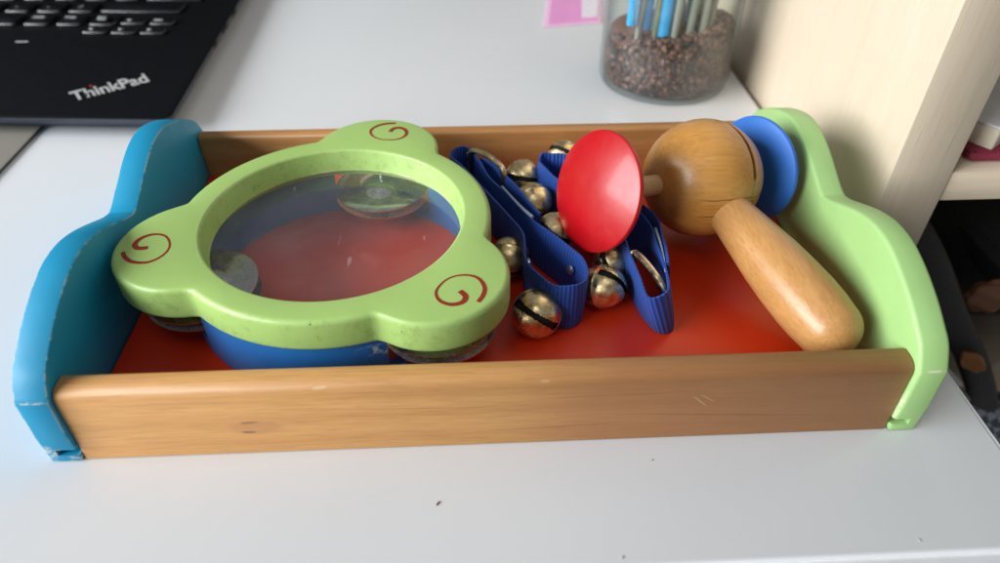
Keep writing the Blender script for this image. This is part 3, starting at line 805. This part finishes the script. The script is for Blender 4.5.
# blue pens standing on the pellets
for x, y, zb, ex, ey, r, m_, lab in ((.2505, .288, .0495, .004, .020, .0028, M_pen, 'leftmost bright blue pen in the glass jar'),
                             (.2615, .292, .0455, .008, .018, .0030, M_pen_d, 'darker blue pen, second from the left in the jar'),
                             (.2738, .290, .0400, .004, .015, .0045, M_pen, 'thickest bright blue pen, in the middle of the jar'),
                             (.286, .322, .046, .010, .012, .0032, M_pen_d, 'darker blue pen standing behind the grey sticks')):
    rod('pen', x, y, zb, ex, ey, r, m_, lab, 'pen', 'blue pens in the jar', tip=False)
for x, y, zb, ex, ey, r, m_, lab in ((.2560, .2905, .037, .012, .010, .0021, M_stick, 'leftmost grey stick in the glass jar, leaning between two blue pens'),
                             (.2785, .2830, .0280, .006, .012, .0023, M_stick, 'grey stick just right of the thick blue pen'),
                             (.2880, .2850, .0275, .010, .012, .0025, M_stick, 'pale grey stick in the centre right of the jar'),
                             (.2975, .2870, .0265, .006, .012, .0024, M_stick, 'grey green stick nearest the right side of the jar'),
                             (.2885, .305, .040, -.012, .016, .0028, M_stick2, 'olive stick behind the pale grey sticks'),
                             (.307, .325, .042, .008, .006, .0034, M_stick2, 'olive green stick at the back right of the jar')):
    rod('stick', x, y, zb, ex, ey, r, m_, lab, 'stick', 'grey sticks in the jar')

for x, y, zb, ex, ey, r, m_, lab in ((.2675, .2905, .036, .007, .012, .0020, M_stick2, 'thin olive stick just left of the thick blue pen'),
                             (.2835, .2935, .034, .002, .012, .0021, M_stick2, 'thin olive stick between two grey sticks'),
                             (.3035, .2935, .032, .010, .010, .0022, M_stick, 'grey stick furthest right at the front of the jar'),
                             (.2935, .2985, .038, .009, .010, .0024, M_stick2, 'olive stick right of the centre of the jar'),
                             (.2625, .312, .044, -.006, .010, .0026, M_stick, 'grey stick behind the blue pens')):
    rod('stick', x, y, zb, ex, ey, r, m_, lab, 'stick', 'grey sticks in the jar')
for x, y, zb, ex, ey, r, m_, lab in ((.2705, .300, .041, .012, .008, .0034, M_pen, 'bright blue pen half hidden behind the thick blue pen'),
                             (.2570, .300, .046, -.004, .014, .0030, M_pen, 'bright blue pen behind the leftmost blue pen'),
                             (.2960, .310, .044, -.006, .012, .0034, M_pen_d, 'darker blue pen at the back right of the jar')):
    rod('pen', x, y, zb, ex, ey, r, m_, lab, 'pen', 'blue pens in the jar', tip=False)

# ------------------------------------------------------------------ pink card
card = thing('picture_card', 'pink card with a small striped picture lying left of the jar', 'card', (.235, .47, 0))
M_pink = plain('pink_card', (0.72, 0.30, 0.58), .6, nscale=60); M_pinkl = plain('pale_pink_border', (0.78, 0.52, 0.70), .6)
bm = bmesh.new(); slab(bm, [(.2080, .4174), (.2575, .4265), (.2715, .5050), (.2220, .5140)], .0003, .0012, .0002, XY, 1); obj('card_sheet', bm, M_pinkl, card)
bm = bmesh.new(); slab(bm, [(.2125, .4215), (.2555, .4295), (.2690, .5030), (.2260, .5110)], .0010, .0014, .0001, XY, 1); obj('pink_field', bm, M_pink, card)
def stripe_mat():
    g = G('striped_print'); wv = g.n('ShaderNodeTexWave', {'Vector': g.map((1, 1, 1), rot=(0, 0, .9)), 'Scale': 28.0, 'Distortion': 1.5}).outputs['Fac']
    return g.done(g.ramp(wv, [(.25, (0.78, 0.74, 0.78)), (.45, (0.45, 0.36, 0.62)), (.62, (0.70, 0.66, 0.60)), (.9, (0.80, 0.78, 0.80))]), .5)
bm = bmesh.new(); slab(bm, [(.2432, .4367), (.2568, .4385), (.2650, .4840), (.2500, .4860)], .0013, .0017, .0001, XY, 1); obj('picture', bm, stripe_mat(), card)

# ------------------------------------------------------------------ bookshelf
SX0, SX1, SY0 = .3455, .3757, .120
bs = thing('bookshelf', 'pale birch veneer bookshelf standing against the right side of the desk', 'bookshelf', (.62, .30, -.78))
bm = bmesh.new(); slab(bm, rrect(SX0, SX1, SY0, .52, .0006, 2), -.778, 1.0, .0006, XY, 1); obj('side_panel', bm, M_birch, bs)
bm = bmesh.new(); slab(bm, rrect(1.12, 1.15, SY0, .52, .0006, 2), -.778, 1.0, .0006, XY, 1); obj('side_panel', bm, M_birch, bs)
for z0, z1 in ((.0222, .0385), (-.245, -.225), (.37, .39), (-.52, -.50)):
    bm = bmesh.new(); slab(bm, rrect(SX1+.0003, 1.1197, SY0+.0008, .505, .0006, 2), z0, z1, .0008, XY, 2); obj('shelf', bm, M_birch_x, bs)
bm = bmesh.new(); slab(bm, rrect(SX1+.0003, 1.1197, .5055, .515, .0006, 2), -.778, 1.0, .0005, XY, 1); obj('back_panel', bm, M_birch, bs)

# books on the shelf
M_cream = plain('cream_pages', (0.66, 0.58, 0.45), .8, nscale=600); M_cover = plain('white_cover', (0.70, 0.69, 0.68), .5); M_maroon = plain('maroon_cloth', (0.20, 0.014, 0.035), .75, nscale=700, var=.4, bump=.5)
def rotbox(bm, c, sx, sy, z0, z1, a, r=.0005):
    p = [Vector((x, y)) for x, y in rrect(-sx/2, sx/2, -sy/2, sy/2, .0015, 3)]; R = Matrix.Rotation(a, 2)
    slab(bm, [tuple(R @ q + Vector(c)) for q in p], z0, z1, r, XY, 2)
ZS = .0387
bk = thing('book', 'maroon cloth book lying flat, lowest on the bookshelf board', 'book', (.50, .21, ZS))
bm = bmesh.new(); rotbox(bm, (.4985, .2105), .220, .165, ZS, ZS+.0052, 0, .0022)
for v in bm.verts: v.co += Vector((.0006*math.sin(v.co.y*900), .0007*math.sin(v.co.x*700), .0005*math.sin(v.co.x*520)))
obj('cover', bm, M_maroon, bk)
bk = thing('box', 'white topped cream paper box lying turned on the maroon book', 'box', (.45, .18, ZS+.0058))
ca, sa_ = math.cos(.62), math.sin(.62); cc = (.3985 + .065*ca - .016*sa_, .1305 + .065*sa_ + .016*ca)
bm = bmesh.new(); rotbox(bm, cc, .130, .032, ZS+.0058, ZS+.0165, .62); obj('side_walls', bm, M_cream, bk)
bm = bmesh.new(); rotbox(bm, cc, .1306, .0326, ZS+.0165, ZS+.0178, .62); obj('box_lid', bm, M_cover, bk)
bk = thing('book', 'thick white book lying behind the cream paper box', 'book', (.50, .25, ZS+.0058))
bm = bmesh.new(); rotbox(bm, (.445, .245), .125, .080, ZS+.0058, ZS+.040, .1); obj('pages', bm, M_cover, bk)
bm = bmesh.new(); rotbox(bm, (.445, .245), .128, .083, ZS+.040, ZS+.042, .1); obj('cover', bm, M_cover, bk)

# things in the dark compartment under the shelf
def blob(bm, c, r, s=(1, 1, 1), am=.12, f=40, rot=None, sub=4):
    ret = bmesh.ops.create_icosphere(bm, subdivisions=sub, radius=1)
    ph = [random.uniform(0, 6.28) for _ in range(6)]
    for v in ret['verts']:
        q = v.co.copy(); k = 1 + am*(math.sin(q.x*4+ph[0])*math.sin(q.y*5+ph[1]) + .6*math.sin(q.z*7+ph[2]+q.x*3) + .4*math.sin(q.y*11+ph[3]))
        q = Vector((q.x*s[0]*r*k, q.y*s[1]*r*k, q.z*s[2]*r*k))
        if rot: q.rotate(rot)
        v.co = q + Vector(c)
M_bag = plain('black_bag_cloth', (0.012, 0.012, 0.013), .8, nscale=500, bump=.3)
bag = thing('bag', 'black cloth bag filling the dark compartment under the shelf', 'bag', (.62, .34, -.2248))
bm = bmesh.new(); blob(bm, (.62, .345, -.125), .1, (2.2, 1.3, .98), .05); obj('body', bm, M_bag, bag, 60)
M_strap = plain('charcoal_strap_cloth', (0.040, 0.038, 0.040), .7, nscale=400, bump=.3)
bm = bmesh.new(); tube(bm, catmull([Vector(p) for p in ((.392, .16, -.012), (.415, .155, -.040), (.445, .15, -.085), (.475, .147, -.125), (.505, .146, -.175), (.515, .15, -.215))], 6), lambda t: .0075+.002*math.sin(t*3), 14)
tag(obj('padded_strap', bm, M_strap, None, 60), 'charcoal padded strap hanging diagonally in front of the black bag', 'strap')
bm = bmesh.new(); blob(bm, (.470, .158, -.078), .012, (1.2, .6, 1.0), .10); tag(obj('leather_pouch', bm, plain('brown_leather', (0.20, 0.085, 0.045), .6), None, 60), 'small brown leather pouch beside the charcoal strap', 'pouch')
bm = bmesh.new(); blob(bm, (.4590, .1305, -.1090), .0080, (1.5, .5, .75), .09, rot=Matrix.Rotation(.7, 3, 'Y'))
tag(obj('packet', bm, plain('orange_wrapper', (0.24, 0.085, 0.015), .35), None, 40), 'crumpled orange wrapper below the charcoal strap, near the desk edge', 'wrapper')
M_mag = [plain('grey_magazine', (0.16, 0.155, 0.15), .6), plain('dark_magazine', (0.030, 0.030, 0.036), .5), plain('pale_magazine', (0.42, 0.41, 0.40), .6), plain('brown_magazine', (0.10, 0.06, 0.045), .6)]
for (x, z, l, t, a, m, lab) in ((.4475, -.1190, .034, .004, -.75, 2, 'pale magazine edge leaning beside the desk edge under the orange wrapper'),
                                (.4600, -.1360, .050, .006, -.80, 0, 'grey magazine leaning just behind the desk corner'),
                                (.505, -.090, .045, .007, -.95, 1, 'dark magazine standing behind the charcoal strap'),
                                (.522, -.105, .050, .005, -.95, 3, 'brown magazine standing at the far right of the compartment'),
                                (.430, -.098, .034, .004, -.85, 1, 'dark thin magazine slipped under the charcoal strap')):
    q = [tuple(Matrix.Rotation(a, 2) @ Vector(c) + Vector((x, z))) for c in rrect(-l/2, l/2, -t/2, t/2, .0008, 2)]
    bm = bmesh.new(); slab(bm, q, (.129 if m == 2 else .134 if m == 0 else .150 + .004*m), .230, .0006, lambda u, v, w_: Vector((u, w_, v)), 1)
    tag(obj('magazine', bm, M_mag[m]), lab, 'magazine', 'magazines in the dark compartment')
def check_mat():
    g = G('checked_cloth'); c1 = g.n('ShaderNodeTexChecker', {0: g.map((1, 1, 1), rot=(.3, .5, .2)), 1: (0.05, 0.06, 0.08, 1), 2: (0.20, 0.22, 0.25, 1), 3: 170.0}).outputs[0]
    return g.done(c1, .9, normal=g.bump(g.noise(g.obj(), 300), .4, .001))
bm = bmesh.new(); blob(bm, (.502, .145, -.192), .030, (1.5, .7, .85), .12); tag(obj('checked_cloth', bm, check_mat(), None, 60), 'grey checked cloth crumpled beside the desk corner', 'cloth')
bm = bmesh.new(); slab(bm, [tuple(Matrix.Rotation(.5, 2) @ Vector(q) + Vector((.503, -.112))) for q in rrect(-.012, .012, -.016, .016, .002, 3)], .132, .136, .001, lambda u, v, t: Vector((u, t, v)), 2)
tag(obj('envelope', bm, plain('grey_paper', (0.36, 0.37, 0.40), .7)), 'pale grey folded paper at the right of the dark compartment', 'paper')
